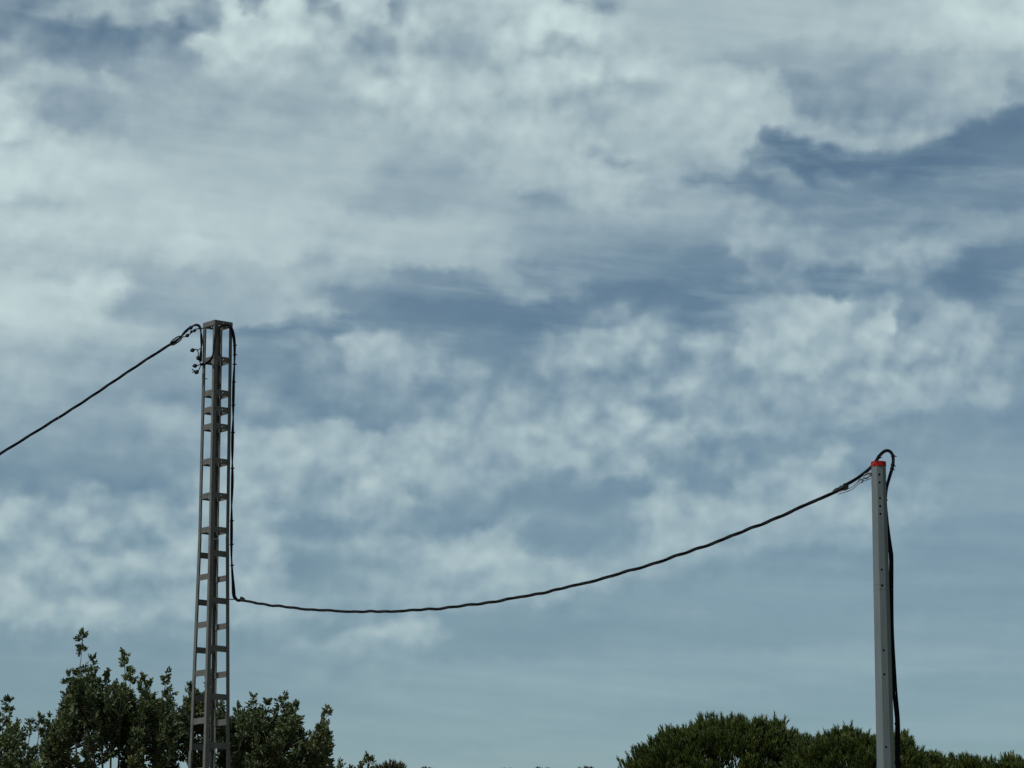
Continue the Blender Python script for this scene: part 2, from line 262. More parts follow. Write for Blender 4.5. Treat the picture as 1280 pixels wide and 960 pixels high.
# heaps stand out from the mean tone round them with a fairly crisp edge
heap = g.m('ADD', g.m('SUBTRACT', T, Tm), g.m('MULTIPLY', g.m('SUBTRACT', n1, .5), .55))
edge = g.m('SUBTRACT', g.smooth(heap, -.13, .14), .5)
puff = g.m('ADD', g.m('MULTIPLY', edge, .13), g.m('MULTIPLY', relief, .56))
puff = g.m('MULTIPLY_ADD', g.m('SUBTRACT', n1, .5), .12, puff)
# rounded billows inside the heaps
vo = g.put('ShaderNodeTexVoronoi', {'Vector': g.v('ADD', g.v('MULTIPLY', pos, (1.0, 1.25, 0)), w2), 'Scale': 1.25, 'Smoothness': .55}, voronoi_dimensions='2D', feature='SMOOTH_F1')
vo2 = g.put('ShaderNodeTexVoronoi', {'Vector': g.v('ADD', g.v('MULTIPLY', pos, (1.0, 1.2, 0)), g.v('ADD', w2, w3)), 'Scale': 2.7, 'Smoothness': .5}, voronoi_dimensions='2D', feature='SMOOTH_F1')
bil = g.m('MULTIPLY_ADD', vo2.outputs[0], -.13, g.m('MULTIPLY_ADD', vo.outputs[0], -.24, .16))
puff = g.m('ADD', puff, bil)
strk = g.m('MULTIPLY', g.m('SUBTRACT', streak, .5), .26)
# thin wisps drawn across the open blue
wsp = g.noise(g.v('ADD', g.v('MULTIPLY', tilt, (.42, .42, 1.9)), g.v('MULTIPLY', w1, (1.1, 0, 1.6))), 1.15, 4, .52, 'Fac', .2)
wisp = g.m('MULTIPLY', g.m('MULTIPLY', g.smooth(wsp, .44, .72), g.smooth(T, .55, .12)), g.smooth(el, 10.5, 12.5, 0, .20))
det = g.m('ADD', g.m('MULTIPLY', puff, B), g.m('MULTIPLY', strk, g.m('SUBTRACT', 1.0, g.m('MULTIPLY', B, .95))))
T2 = g.m('MULTIPLY_ADD', det, amp, g.m('MULTIPLY_ADD', T, .94, g.m('ADD', wisp, .03)), clamp=True)
opac = g.m('POWER', T2, 1.14)
sky = g.put('ShaderNodeTexSky', sky_type='NISHITA', sun_disc=False, sun_elevation=SUN_EL, sun_rotation=SUN_AZ % (2 * math.pi),
            air_density=1.0, dust_density=0.4, ozone_density=1.2)
SKY_STRENGTH = 0.0616
blue = g.v('MULTIPLY', sky.outputs[0], (.372, .478, .507))
cloud = (.575 / .10, .708 / .10, .712 / .10, 1)
thin = (.475 / .10, .615 / .10, .672 / .10, 1)
cloud = g.mix(g.smooth(T2, .1, .75), thin, cloud)
col = g.mix(opac, blue, cloud)
bg = g.put('ShaderNodeBackground', (col, SKY_STRENGTH))
out = g.put('ShaderNodeOutputWorld', (bg.outputs[0],))
world.cycles.sampling_method = 'MANUAL'
world.cycles.sample_map_resolution = 512

# ------------------------------------------------------------------ sun and exposure
sun_d = bpy.data.lights.new('sun', 'SUN')
sun_d.energy = 3.1
sun_d.angle = R(4.0)
sun_d.color = (1.0, .975, .94)
sun = bpy.data.objects.new('sun', sun_d)
C.objects.link(sun)
sd = Vector((math.sin(SUN_AZ) * math.cos(SUN_EL), math.cos(SUN_AZ) * math.cos(SUN_EL), math.sin(SUN_EL)))
sun.rotation_euler = sd.to_track_quat('Z', 'Y').to_euler()
sun.location = (-20, 0, 40)
sc.view_settings.view_transform = 'Standard'
sc.view_settings.look = 'None'
sc.view_settings.exposure = 0.7
sc.view_settings.gamma = 1.0
sc.view_settings.use_curve_mapping = False
sc.render.engine = 'CYCLES'
sc.cycles.use_adaptive_sampling = True
sc.cycles.adaptive_threshold = 0.015
sc.cycles.use_denoising = False
sc.cycles.max_bounces = 6
#BODY

# ------------------------------------------------------------------ materials
def material(name, colors, scale=6.0, rough=.6, metal=0.0, bump=0.0, detail=5.0, translucent=0.0, spec=.5, stops=(.35, .65), stretch=(1, 1, 1)):
    m = bpy.data.materials.new(name)
    m.use_nodes = True
    t = m.node_tree
    t.nodes.clear()
    q = G(t)
    co = q.put('ShaderNodeTexCoord').outputs['Object']
    co = q.v('MULTIPLY', co, stretch)
    nz = q.noise(co, scale, detail, .6)
    rp = q.put('ShaderNodeValToRGB', (nz,))
    e = rp.color_ramp.elements
    e[0].position, e[0].color = stops[0], (*colors[0], 1)
    e[1].position, e[1].color = stops[1], (*colors[1], 1)
    for k, c in enumerate(colors[2:]):
        x = e.new(min(.98, stops[1] + .1 * (k + 1)))
        x.color = (*c, 1)
    b = q.put('ShaderNodeBsdfPrincipled', {'Base Color': rp.outputs[0], 'Roughness': rough, 'Metallic': metal, 'Specular IOR Level': spec})
    if bump:
        bp = q.put('ShaderNodeBump', {'Strength': bump, 'Distance': .01, 'Height': q.noise(co, scale * 6, 4, .6)})
        t.links.new(bp.outputs[0], b.inputs['Normal'])
    sh = b.outputs[0]
    if translucent:
        tr = q.put('ShaderNodeBsdfTranslucent', {'Color': rp.outputs[0]})
        sh = q.put('ShaderNodeMixShader', (translucent, sh, tr.outputs[0])).outputs[0]
    q.put('ShaderNodeOutputMaterial', (sh,))
    return m


M = {
    'steel': material('weathered_galvanised_steel', ((.036, .039, .036), (.056, .059, .055), (.050, .045, .037)), 5, .62, .15, .15, stops=(.3, .6)),
    'batten': material('weathered_batten_steel', ((.033, .035, .032), (.052, .054, .050), (.046, .037, .029)), 9, .65, .15, .15, stops=(.3, .58)),
    'pole': material('grey_galvanised_sheet', ((.040, .056, .060), (.060, .076, .079), (.076, .092, .093)), 2.6, .6, .1, .15, 7, stretch=(5, 5, .5), stops=(.3, .68)),
    'red': material('faded_red_paint', ((.085, .0025, .0025), (.20, .005, .004), (.17, .035, .03)), 26, .7, spec=.12, stops=(.28, .6)),
    'black': material('black_cable_jacket', ((.0025, .0025, .0035), (.0045, .0045, .006)), 20, .75, spec=.10),
    'rubber': material('dark_moulded_plastic', ((.003, .004, .005), (.006, .008, .009)), 20, .65, spec=.15),
    'zinc': material('zinc_fittings', ((.06, .06, .06), (.10, .10, .10)), 20, .5, .4),
    'concrete': material('rough_concrete', ((.26, .25, .23), (.36, .35, .32)), 5, .9, 0, .4),
    'bark': material('grey_brown_bark', ((.030, .026, .021), (.055, .048, .040)), 14, .9, 0, .5),
    'twig': material('pale_twig_bark', ((.045, .038, .030), (.075, .064, .050)), 10, .85),
    'leaf': material('glossy_dark_leaf', ((.026, .040, .018), (.054, .074, .026), (.092, .098, .034)), 3.2, .55, 0, 0, 6, .22, .25, (.34, .58)),
    'needle': material('pine_needle', ((.012, .024, .004), (.046, .066, .008), (.095, .102, .014)), 2.6, .6, 0, 0, 6, .15, .3, (.32, .60)),
    'needle_far': material('pine_needle_distant', ((.030, .036, .018), (.058, .052, .022)), 2.0, .7, 0, 0, 4, .1, .3),
    'ground': material('dry_field_soil', ((.12, .105, .06), (.20, .17, .10), (.09, .10, .04)), .05, .95, 0, .3, 8),
}


# ------------------------------------------------------------------ building helpers
class MB:
    """collects faces in world coordinates, then links them as one mesh object"""
    def __init__(s):
        s.v, s.f = [], []

    def add(s, vs, fs):
        k = len(s.v)
        s.v += [tuple(x) for x in vs]
        s.f += [tuple(i + k for i in f) for f in fs]
        return s

    def box(s, c, X, Y, Z):
        """box centred at c with half axes X, Y, Z (vectors)"""
        vs = [c + X * i + Y * j + Z * k for i in (-1, 1) for j in (-1, 1) for k in (-1, 1)]
        return s.add(vs, [(0, 1, 3, 2), (4, 6, 7, 5), (0, 4, 5, 1), (2, 3, 7, 6), (0, 2, 6, 4), (1, 5, 7, 3)])

    def tube(s, pts, r, n=8, cap=True):
        pts = [Vector(p) for p in pts]
        rs = r if isinstance(r, (list, tuple)) else [r] * len(pts)
        up = None
        vs, fs = [], []
        for i, p in enumerate(pts):
            t = (pts[min(i + 1, len(pts) - 1)] - pts[max(i - 1, 0)])
            t = t.normalized() if t.length > 1e-9 else Vector((0, 0, 1))
            if up is None:
                up = t.orthogonal().normalized()
            up = (up - t * up.dot(t))
            up = up.normalized() if up.length > 1e-6 else t.orthogonal().normalized()
            bi = t.cross(up)
            for k in range(n):
                a = 2 * math.pi * k / n
                vs.append(p + (up * math.cos(a) + bi * math.sin(a)) * rs[i])
        for i in range(len(pts) - 1):
            for k in range(n):
                fs.append((i * n + k, i * n + (k + 1) % n, (i + 1) * n + (k + 1) % n, (i + 1) * n + k))
        if cap:
            fs.append(tuple(range(n))[::-1])
            fs.append(tuple((len(pts) - 1) * n + k for k in range(n)))
        return s.add(vs, fs)

    def build(s, name, mat, parent=None, smooth=False):
        me = bpy.data.meshes.new(name)
        off = Vector((0, 0, 0))
        q = parent
        while q is not None:
            off += q.location
            q = q.parent
        me.from_pydata([(x[0] - off.x, x[1] - off.y, x[2] - off.z) for x in s.v], [], s.f)
        if smooth:
            me.polygons.foreach_set('use_smooth', [True] * len(me.polygons))
        me.materials.append(mat)
        o = bpy.data.objects.new(name, me)
        C.objects.link(o)
        o.parent = parent
        return o


def thing(name, label, cat, loc, group=None):
    o = bpy.data.objects.new(name, None)
    o.empty_display_size = .2
    o.location = loc
    o['label'], o['category'] = label, cat
    if group:
        o['group'] = group
    C.objects.link(o)
    return o


def perforated(mb, f, L, holes, nrm=None, t=0.0):
    """strip f(u in 0..1, v in 0..L); holes = [(v, radius in u, radius in v, u)]; with thickness t along -nrm"""
    def face(vs, fs):
        mb.add(vs, fs)
        if t:
            mb.add([p - nrm * t for p in vs], [q[::-1] for q in fs])

    def plain(a, b):
        if b - a < 1e-5:
            return
        face([f(0, a), f(1, a), f(1, b), f(0, b)], [(0, 1, 2, 3)])
    v0 = 0.0
    for (v, ru, rv, uc) in sorted(holes):
        a, b = v - rv * 1.3, v + rv * 1.3
        plain(v0, a)
        o = [f(1, v), f(1, b), f(uc, b), f(0, b), f(0, v), f(0, a), f(uc, a), f(1, a)]
        i = [f(uc + ru * math.cos(k * math.pi / 4), v + rv * math.sin(k * math.pi / 4)) for k in range(8)]
        face(o + i, [(k, (k + 1) % 8, 8 + (k + 1) % 8, 8 + k) for k in range(8)])
        if t:
            mb.add(i + [p - nrm * t for p in i], [(k, (k + 1) % 8, 8 + (k + 1) % 8, 8 + k) for k in range(8)])
        v0 = b
    plain(v0, L)
    if t:
        c = [f(0, 0), f(1, 0), f(1, L), f(0, L)]
        mb.add(c + [p - nrm * t for p in c], [(k, (k + 1) % 4, 4 + (k + 1) % 4, 4 + k) for k in range(4)])


def spline(pts, n=8):
    """Catmull-Rom through the points"""
    P_ = [Vector(p) for p in pts]
    P_ = [P_[0] * 2 - P_[1]] + P_ + [P_[-1] * 2 - P_[-2]]
    out_ = []
    for i in range(1, len(P_) - 2):
        a, b, c, d = P_[i - 1:i + 3]
        for k in range(n):
            t = k / n
            out_.append(.5 * (2 * b + (c - a) * t + (2 * a - 5 * b + 4 * c - d) * t * t + (3 * b - a - 3 * c + d) * t ** 3))
    out_.append(P_[-2].copy())
    return out_


def resample(pts, step):
    out_, acc_ = [pts[0].copy()], 0.0
    for a, b in zip(pts, pts[1:]):
        l = (b - a).length
        d = step - acc_
        while d <= l:
            out_.append(a.lerp(b, d / l))
            d += step
        acc_ = (acc_ + l) % step
    out_.append(pts[-1].copy())
    return out_


def strands(path, n, off, r, pitch, name, mat, parent, phase=0.0, sides=7):
    """n conductors laid up round a path, each one a mesh of its own"""
    s_ = [0.0]
    for a, b in zip(path, path[1:]):
        s_.append(s_[-1] + (b - a).length)
    res = []
    for k in range(n):
        pts, up = [], None
        for i, p in enumerate(path):
            t = (path[min(i + 1, len(path) - 1)] - path[max(i - 1, 0)]).normalized()
            if up is None:
                up = t.orthogonal().normalized()
            up = (up - t * up.dot(t)).normalized()
            bi = t.cross(up)
            a = 2 * math.pi * (s_[i] / pitch + k / n) + phase + .5 * math.sin(s_[i] * 1.7 + phase)
            pts.append(p + (up * math.cos(a) + bi * math.sin(a)) * off)
        res.append(MB().tube(pts, r, sides).build(name, mat, parent, True))
    return res


# ------------------------------------------------------------------ ground
mb = MB()
NG = 40
gx = [math.copysign(abs(i / NG) ** 2.2 * 6000, i) for i in range(-NG, NG + 1)]
vs, fs = [], []
for y_ in gx:
    for x_ in gx:
        far = min(1.0, max(0.0, (math.hypot(x_, y_) - 150) / 600))
        vs.append((x_, y_, far * 3 * math.sin(x_ * .004) * math.cos(y_ * .003 + 1)))
W_ = 2 * NG + 1
for j in range(W_ - 1):
    for i in range(W_ - 1):
        fs.append((j * W_ + i, j * W_ + i + 1, (j + 1) * W_ + i + 1, (j + 1) * W_ + i))
gr = mb.add(vs, fs).build('ground', M['ground'], None, True)
gr['kind'] = 'structure'

# ------------------------------------------------------------------ lattice pylon
TY = 43.6
top = at(272.3, 404, TY)
TX = top.x


def zt(y, dy=0.0):
    return at(272, y, TY + dy).z


PHI = math.atan2(15, 22) + math.atan2(640 - 272, FPX)
ER, EL = Vector((math.cos(PHI), math.sin(PHI), 0)), Vector((-math.sin(PHI), math.cos(PHI), 0))
ZTOP, ZJ = zt(400, -.2), zt(668, -.2)
S_TOP, S_J, S_SL = .300, .316, .0300


def side(z):
    return S_TOP + (S_J - S_TOP) * (ZTOP - z) / (ZTOP - ZJ) if z >= ZJ else S_J + (ZJ - z) * S_SL


AX = Vector((TX, TY, 0))


def corner(i, z):
    """0 front, 1 right, 2 back, 3 left"""
    h = side(z) / 2
    a, b = ((-1, -1), (1, -1), (1, 1), (-1, 1))[i]
    return AX + ER * a * h + EL * b * h + Vector((0, 0, z))


FACES = [(0, 1, -EL), (1, 2, ER), (2, 3, EL), (3, 0, -ER)]      # right-front, right-back, left-back, left-front
py = thing('lattice_pylon', 'tall weathered steel lattice pylon of four angle legs and flat battens', 'pylon', (TX, TY, 0))
RING_Y = [403.6, 447.5, 489.2, 510.3, 531.4, 575.0, 618.0, 660.7]
RING_Z = [zt(y, -.21) for y in RING_Y]
LEGW, LT = .052, .006


def leg_piece(i, z0, z1, holes, w=LEGW, name='leg', grow=0.0):
    mb = MB()
    p0, p1 = corner(i, z0), corner(i, z1)
    ax = (p1 - p0)
    L = ax.length
    ax = ax / L
    prev, nxt = FACES[(i - 1) % 4], FACES[i]
    for (nb, n) in ((nxt[1], nxt[2]), (prev[0], prev[2])):
        d = (corner(nb, z0) - p0).normalized()
        base = p0 + n * grow
        f = lambda u, v, d=d, base=base, n=n: base + d * (u * w - grow) + ax * v
        hs = [((z - z0) / ax.z, .0085 / w, .0085, .55) for z in holes]
        perforated(mb, f, L, hs, n, LT)
    return mb.build(name, M['steel'], py)


for i in range(4):
    leg_piece(i, ZJ, ZTOP, [z + .004 for z in RING_Z[1:]], name='head_leg')
    leg_piece(i, -.2, ZJ - .003, [], w=.056)
    zs = zt(940, -.2)
    leg_piece(i, zs - .9, zs + .03, [zs - .03, zs - .12, zs - .5, zs - .8], w=.062, name='splice_angle', grow=.0075)


def batten(face, z, h, holes, inset=LT + .0015, gap=.015):
    a, b, n = FACES[face]
    p, q = corner(a, z) - n * inset, corner(b, z) - n * inset
    d = (q - p)
    L = d.length - 2 * gap
    d.normalize()
    p = p + d * gap - Vector((0, 0, h / 2))
    mb = MB()
    f = lambda u, v: p + Vector((0, 0, h)) * u + d * v
    perforated(mb, f, L, [(L * v, .0085 / h, .0085, .5) for v in holes], n, .006)
    return mb.build('batten', M['batten'], py)


for k, z in enumerate(RING_Z):
    for fc in range(4):
        if k == 0:
            batten(fc, ZTOP - .034, .072, (.10, .36, .5, .87) if fc in (1, 2) else (.07, .5) if fc == 0 else (.62,), -.0072, -.001)
        else:
            batten(fc, z, .080, (.10, .36, .5, .87) if fc in (1, 2) else (.13, .55) if fc == 0 else (.62,))
RY = [691, 750, 810, 870.5, 931.5]
LY = [720, 780, 840.5, 900.5]
zr, zl = [zt(y, -.2) for y in RY], [zt(y, -.2) for y in LY]
while zr[-1] > .9:
    zr.append(zr[-1] - .70)
while zl[-1] > .9:
    zl.append(zl[-1] - .70)
for z in zr:
    batten(0, z, .086, ())
    batten(2, z, .086, ())
for z in zl:
    batten(1, z, .086, ())
    batten(3, z, .086, ())
# closing angle round the top and a step bolt on the left leg
cz = ZTOP - .004
for (a, b, n) in FACES:
    p, q = corner(a, cz), corner(b, cz)
    d = (q - p).normalized()
    MB().box((p + q) / 2 - n * (.030) + Vector((0, 0, 0)), d * ((q - p).length / 2 - .062), n * .016, Vector((0, 0, .003))).build('top_flange', M['steel'], py)
c3 = corner(3, zt(472.5))
MB().tube([c3 + ER * .02 - EL * .0, c3 + ER * .085 - EL * .01], .007, 6).build('step_bolt', M['zinc'], py)
MB().box(AX + Vector((0, 0, .05)), ER * .45, EL * .45, Vector((0, 0, .25))).build('footing', M['concrete'], py)

# ------------------------------------------------------------------ grey pole with a red head
PY = 33.0
ptop = at(1098.0, 577.5, PY)
PX, PZ = ptop.x, ptop.z


def octagon(z, af, cx, cy, yaw):
    rr = af / 2 / math.cos(math.pi / 8)
    return [Vector((cx + rr * math.cos(yaw + (k + .5) * math.pi / 4), cy + rr * math.sin(yaw + (k + .5) * math.pi / 4), z)) for k in range(8)]


def sheet_pole(label, x, y, ztop, yaw, hole_z, capped=True):
    """octagonal, tapering sheet-metal pole; the hole row sits on the face at angle yaw"""
    po = thing('utility_pole', label, 'pole', (x, y, 0))
    af = lambda z: .148 + (ztop - z) * .0098
    mb = MB()
    z0 = -.3
    b0, b1 = octagon(z0, af(z0), x, y, yaw), octagon(ztop - .004, af(ztop), x, y, yaw)
    for k in range(8):
        i, j = k, (k + 1) % 8
        if k == 7:      # the face whose normal points along yaw
            L = ztop - .004 - z0
            f = lambda u, v: b0[i].lerp(b1[i], v / L).lerp(b0[j].lerp(b1[j], v / L), u)
            fw = .062
            perforated(mb, f, L, [(z - z0, .0125 / (.414 * af(z)), .0125, .42) for z in hole_z])
        else:
            mb.add([b0[i], b0[j], b1[j], b1[i]], [(0, 1, 2, 3)])
    mb.add(b1, [tuple(range(8))])
    mb.build('shaft', M['pole'], po)
    if capped:
        mb = MB()
        a0, a1 = octagon(ztop - .054, af(ztop) + .008, x, y, yaw), octagon(ztop, af(ztop) + .008, x, y, yaw)
        mb.add(a0 + a1, [(k, (k + 1) % 8, 8 + (k + 1) % 8, 8 + k) for k in range(8)] + [tuple(range(8, 16)), tuple(range(8))[::-1]])
        cap = mb.build('head_band', M['red'], po)
        nv = Vector((math.cos(yaw - math.pi / 4), math.sin(yaw - math.pi / 4), 0))
        MB().tube([Vector((x, y, ztop - .03)) + nv * .075, Vector((x, y, ztop - .03)) + nv * .090], .008, 6).build('bolt', M['zinc'], cap)
        nv = Vector((math.cos(yaw), math.sin(yaw), 0))
        MB().tube([Vector((x, y, ztop - .045)) + nv * .075, Vector((x, y, ztop - .045)) + nv * .088], .007, 6).build('bolt', M['rubber'], cap)
    for z in (ztop - 1.345, ztop - 1.402):
        e0, e1 = octagon(z, af(z) + .003, x, y, yaw), octagon(z + .005, af(z) + .003, x, y, yaw)
        MB().add(e0 + e1, [(k, (k + 1) % 8, 8 + (k + 1) % 8, 8 + k) for k in range(8)] + [tuple(range(8, 16)), tuple(range(8))[::-1]]).build('strap', M['pole'], po)
    MB().box(Vector((x, y, .0)), Vector((.3, 0, 0)), Vector((0, .3, 0)), Vector((0, 0, .12))).build('footing', M['concrete'], po)
    return po


zp = lambda y: at(1100, y, PY - .08).z
pole_yaw = -math.pi / 2 + R(10) + math.atan2(1098 - 640, FPX) * -1
pole = sheet_pole('grey octagonal metal pole with bolt holes and a red painted head', PX, PY, PZ, pole_yaw,
                  [zp(y) for y in (593, 603, 622.5, 632.5, 642.5, 712, 732, 813, 843, 934, 975, 1010, 1080)])

# ------------------------------------------------------------------ cable from the pylon to the grey pole
cR = corner(1, zt(749))
A_ = at(303, 750.6, cR.y)
Bp = at(1044, 614, PY + .02)
SPAN = [(303, 750.6), (309, 752), (345, 757), (400, 762.5), (470, 764.5), (530, 762), (600, 754.5), (660, 745), (720, 731.5), (780, 715.5), (840, 696), (900, 675.5), (960, 652), (1010, 631), (1044, 614)]
dp = Vector((Bp.x - A_.x, Bp.y - A_.y))
ts, zs_ = [], []
for (x, y) in SPAN:
    d = ray(x, y)
    # meet the upright plane through both ends
    k = (A_.x * dp.y - A_.y * dp.x - (EYE.x * dp.y - EYE.y * dp.x)) / (d.x * dp.y - d.y * dp.x)
    p = EYE + d * k
    ts.append((p.x - A_.x) / dp.x)
    zs_.append(p.z)
cf = np.polyfit(ts, zs_, 3)
span_path = [Vector((A_.x + dp.x * t, A_.y + dp.y * t, float(np.polyval(cf, t)))) for t in np.linspace(0, 1, 420)]
cab = thing('overhead_cable', 'black twisted overhead cable sagging from the steel pylon to the grey pole', 'cable', span_path[210])
span_path = [p + Vector((0, .004 * math.sin(i * .31), .0035 * math.sin(i * .173 + 1) + .0025 * math.sin(i * .41))) for i, p in enumerate(span_path)]
strands(span_path, 3, .0104, .0100, 1.15, 'conductor', M['black'], cab)
# wedge clamp at the pylon end
d0 = (span_path[1] - span_path[0]).normalized()
c0 = at(303, 749.6, A_.y)
upv = Vector((0, 0, 1))
cl = MB()
cl.box(c0, d0 * .066, Vector((0, .024, 0)), upv * .028)
cl.box(c0 - d0 * .02 + upv * .006, d0 * .036, Vector((0, .028, 0)), upv * .032)
cl.build('strain_clamp', M['rubber'], cab)
MB().tube(spline([c0 - d0 * .06, at(293.5, 749.2, cR.y), cR + Vector((-.01, 0, -.005))], 5), .008, 6).build('clamp_link', M['zinc'], cab)
# dead end at the pole: taped clamp, bail wires, hook
pl = Vector((PX - .085, PY - .005, at(1089, 594, PY).z))
e1, e2 = at(1044, 614, PY + .02), at(1060, 606.5, PY + .02)
mb = MB()
mb.tube([e1.lerp(e2, t) for t in (-.15, 0, .25, .3, .55, .6, .85, 1.0)], [.018, .026, .028, .022, .033, .023, .034, .020], 8)
tape = mb.build('strain_clamp', M['rubber'], cab)
MB().box(e2 + Vector((-.03, -.02, -.02)), Vector((.02, 0, .008)), Vector((0, .02, 0)), Vector((-.008, 0, .035))).build('clamp_wedge', M['rubber'], tape)
for k, (dz, rr) in enumerate(((-.012, .0045), (-.038, .0045))):
    MB().tube(spline([e1 + Vector((.03, -.02, dz)), e2 + Vector((.04, -.02, dz - .012)), at(1074, 601 + 3 * k, PY - .02), pl + Vector((.0, -.01, dz))], 6), rr, 6).build('bail_wire', M['zinc'], cab)
hk = at(1075.5, 600.5, PY - .01)
MB().tube(spline([hk + Vector((-.03, 0, -.02)), hk + Vector((0, 0, .012)), hk + Vector((.028, 0, .0)), hk + Vector((.01, 0, -.028))], 6), .008, 6).build('shackle', M['rubber'], cab)
mb = MB()
mb.tube(spline([at(1079, 597, PY), at(1083, 598, PY), at(1088, 594, PY), pl + Vector((.02, 0, 0))], 5), .009, 6)
mb.tube(spline([at(1080, 594, PY), at(1085, 592, PY), pl + Vector((.02, 0, .02))], 5), .011, 6)
mb.build('hook', M['zinc'], cab)

# riser over the pole head and down its far side
RISE = [(1055, 607.5, .02), (1066, 601, .03), (1078, 593, .05), (1088, 585, .09), (1095, 576.5, .12), (1100, 569, .12), (1106, 563.8, .12), (1111.5, 563.6, .11), (1115.5, 567.5, .1), (1116.8, 574, .1), (1115.5, 584, .09),
        (1111.5, 597, .09), (1108.2, 609, .08), (1106.8, 622, .08), (1107.2, 634, .08), (1109.3, 652, .08), (1111.4, 672, .08), (1112.9, 700, .08), (1113.6, 740, .085), (1114.4, 790, .09), (1116.0, 830, .09), (1117.6, 865, .09),
        (1120.4, 900, .09), (1121.0, 925, .095), (1121.2, 962, .1), (1123.5, 1020, .1), (1126, 1100, .11)]
rp_ = [at(x, y, PY + dy) for (x, y, dy) in RISE]
while rp_[-1].z > .45:
    rp_.append(rp_[-1] + Vector((.01, .0, -.4)))
rp_.append(Vector((rp_[-1].x, rp_[-1].y, -.05)))
rpath = resample(spline(rp_, 8), .02)
ris = thing('riser_cable', 'thick black cable looping over the red pole head and running down the pole', 'cable', (rp_[-1].x, rp_[-1].y, 0))
lower = [p + Vector((.022, .0, 0)) + Vector((.006 * math.sin(p.z * 3), 0, 0)) for p in rpath if p.z < at(1108, 690, PY).z and p.x > PX]
MB().tube([rpath[len(rpath) - len(lower) - 20]] + lower, .0115, 7).build('conductor', M['black'], ris, True)
strands(rpath, 3, .0098, .0098, 1.9, 'conductor', M['black'], ris, .8)
for (x, y) in ((1098.5, 571.5), (1116.5, 571), (1115.6, 580), (1114.5, 585), (1107.2, 626), (1112.6, 690), (1114.2, 770), (1116.6, 846), (1120.6, 905)):
    p = at(x, y, PY + .09)
    q = min(range(len(rpath)), key=lambda i: (rpath[i] - p).length)
    t = (rpath[min(q + 1, len(rpath) - 1)] - rpath[q - 1]).normalized()
    mb = MB()
    mb.tube([rpath[q] - t * .008, rpath[q] + t * .008], .0235, 9)
    if y < 590:
        s_ = t.cross(Vector((0, 1, 0))).normalized() * (1 if y < 572 and x < 1105 else -1)
        mb.tube([rpath[q], rpath[q] - s_ * .038 + t * .012], .004, 5)
    mb.build('cable_tie', M['black'], ris)

# ------------------------------------------------------------------ cable arriving from the left
cL = corner(3, zt(410))
LIN = [(-420, 792), (-300, 736), (-200, 686), (-100, 631), (0, 567.5), (50, 536.5), (100, 505), (150, 471.5), (190, 445), (214, 430)]
Q0 = at(-420, 792, 40.0)
Q1 = at(214, 430, cL.y + .05)
lp = []
for (x, y) in LIN:
    f_ = (x + 420) / 634.0
    lp.append(at(x, y, Q0.y + (Q1.y - Q0.y) * f_))
lpath = resample(spline(lp, 40), .022)
inc = thing('overhead_cable', 'black twisted overhead cable rising steeply to the head of the steel pylon', 'cable', lpath[len(lpath) // 2])
strands(lpath, 3, .0108, .0105, 1.15, 'conductor', M['black'], inc, .4)
yl = cL.y
up_ = spline([at(214, 430, yl + .05), at(224, 423, yl + .04), at(232, 414.5, yl + .02), at(239, 408.5, yl), at(245.5, 406.2, yl - .02), at(249.6, 408.5, yl - .03), at(251.3, 416, yl - .03), at(252, 428, yl - .03), at(251.3, 440, yl - .03), at(250.8, 452, yl - .03)], 8)
strands(up_, 2, .010, .0105, .5, 'tail', M['black'], inc, .2)
# dead-end grip: two side bars, wedge, turn-buckle and shackles
ga, gb = at(214, 430, yl + .03), at(226, 421.5, yl + .02)
gd = (gb - ga).normalized()
gn = gd.cross(Vector((0, 1, 0))).normalized()
mb = MB()
for s_ in (-1, 1):
    mb.tube(spline([ga - gd * .02, ga + gd * .03 + gn * .030 * s_, gb - gd * .03 + gn * .030 * s_, gb + gd * .02], 6), .011, 6)
grip = mb.build('strain_clamp', M['rubber'], inc)
MB().box((ga + gb) / 2, gd * .030, gn * .013, Vector((0, .014, 0))).build('clamp_wedge', M['black'], grip)
mb = MB()
mb.tube(spline([gb, at(230, 421, yl + .02), at(234.5, 419.2, yl + .01), at(240, 415.5, yl), at(245, 411.5, yl), cL + Vector((.0, 0, .0))], 6), .009, 6)
lk = mb.build('clamp_link', M['zinc'], inc)
for (x, y, r) in ((234.3, 419.3, .030), (243.2, 413.2, .026), (238.6, 409.5, .032), (239.2, 414.5, .022)):
    p = at(x, y, yl)
    MB().tube([p - gd * r, p - gd * r * .3, p + gd * r * .4, p + gd * r], [r * .45, r * .95, r * .8, r * .4], 8).build('shackle', M['rubber'], inc)
# the far pole it comes from
sheet_pole('grey octagonal metal pole at the far end of the steeply rising cable', Q0.x - .02, Q0.y, Q0.z + .12, -math.pi / 2, [Q0.z - .3, Q0.z - .5], capped=False)

# ------------------------------------------------------------------ jumper through the pylon head
yf = corner(0, zt(430)).y
yr = corner(1, zt(430)).y
JMP = [(251.2, 455.5, yl - .04), (256, 454.8, yl - .10), (262, 451, yf - .03), (265.8, 445, yf - .04), (267.4, 435, yf - .04), (269, 422, yf - .04), (272.2, 412, yf - .02), (277.5, 407.2, yf + .05), (283.5, 406.2, yr - .06), (288.5, 409.5, yr - .05),
       (291.6, 418, yr - .02), (293.2, 432, yr), (293, 455, yr), (292, 478, yr), (291.5, 506, yr), (291.4, 525, yr), (290.7, 545, yr), (290.4, 575, yr), (290.4, 600, yr), (289.6, 630, yr), (289.4, 660, yr), (289.3, 690, yr), (289.8, 706, yr),
       (290.8, 722, yr), (292.2, 736, yr), (293.0, 745, yr), (296.5, 750.2, yr), (300, 750.5, yr)]
jpath = resample(spline([at(*p) for p in JMP], 8), .02)
jm = thing('jumper_cable', 'black cable arching through the pylon head and tied down its right leg', 'cable', at(*JMP[10]))
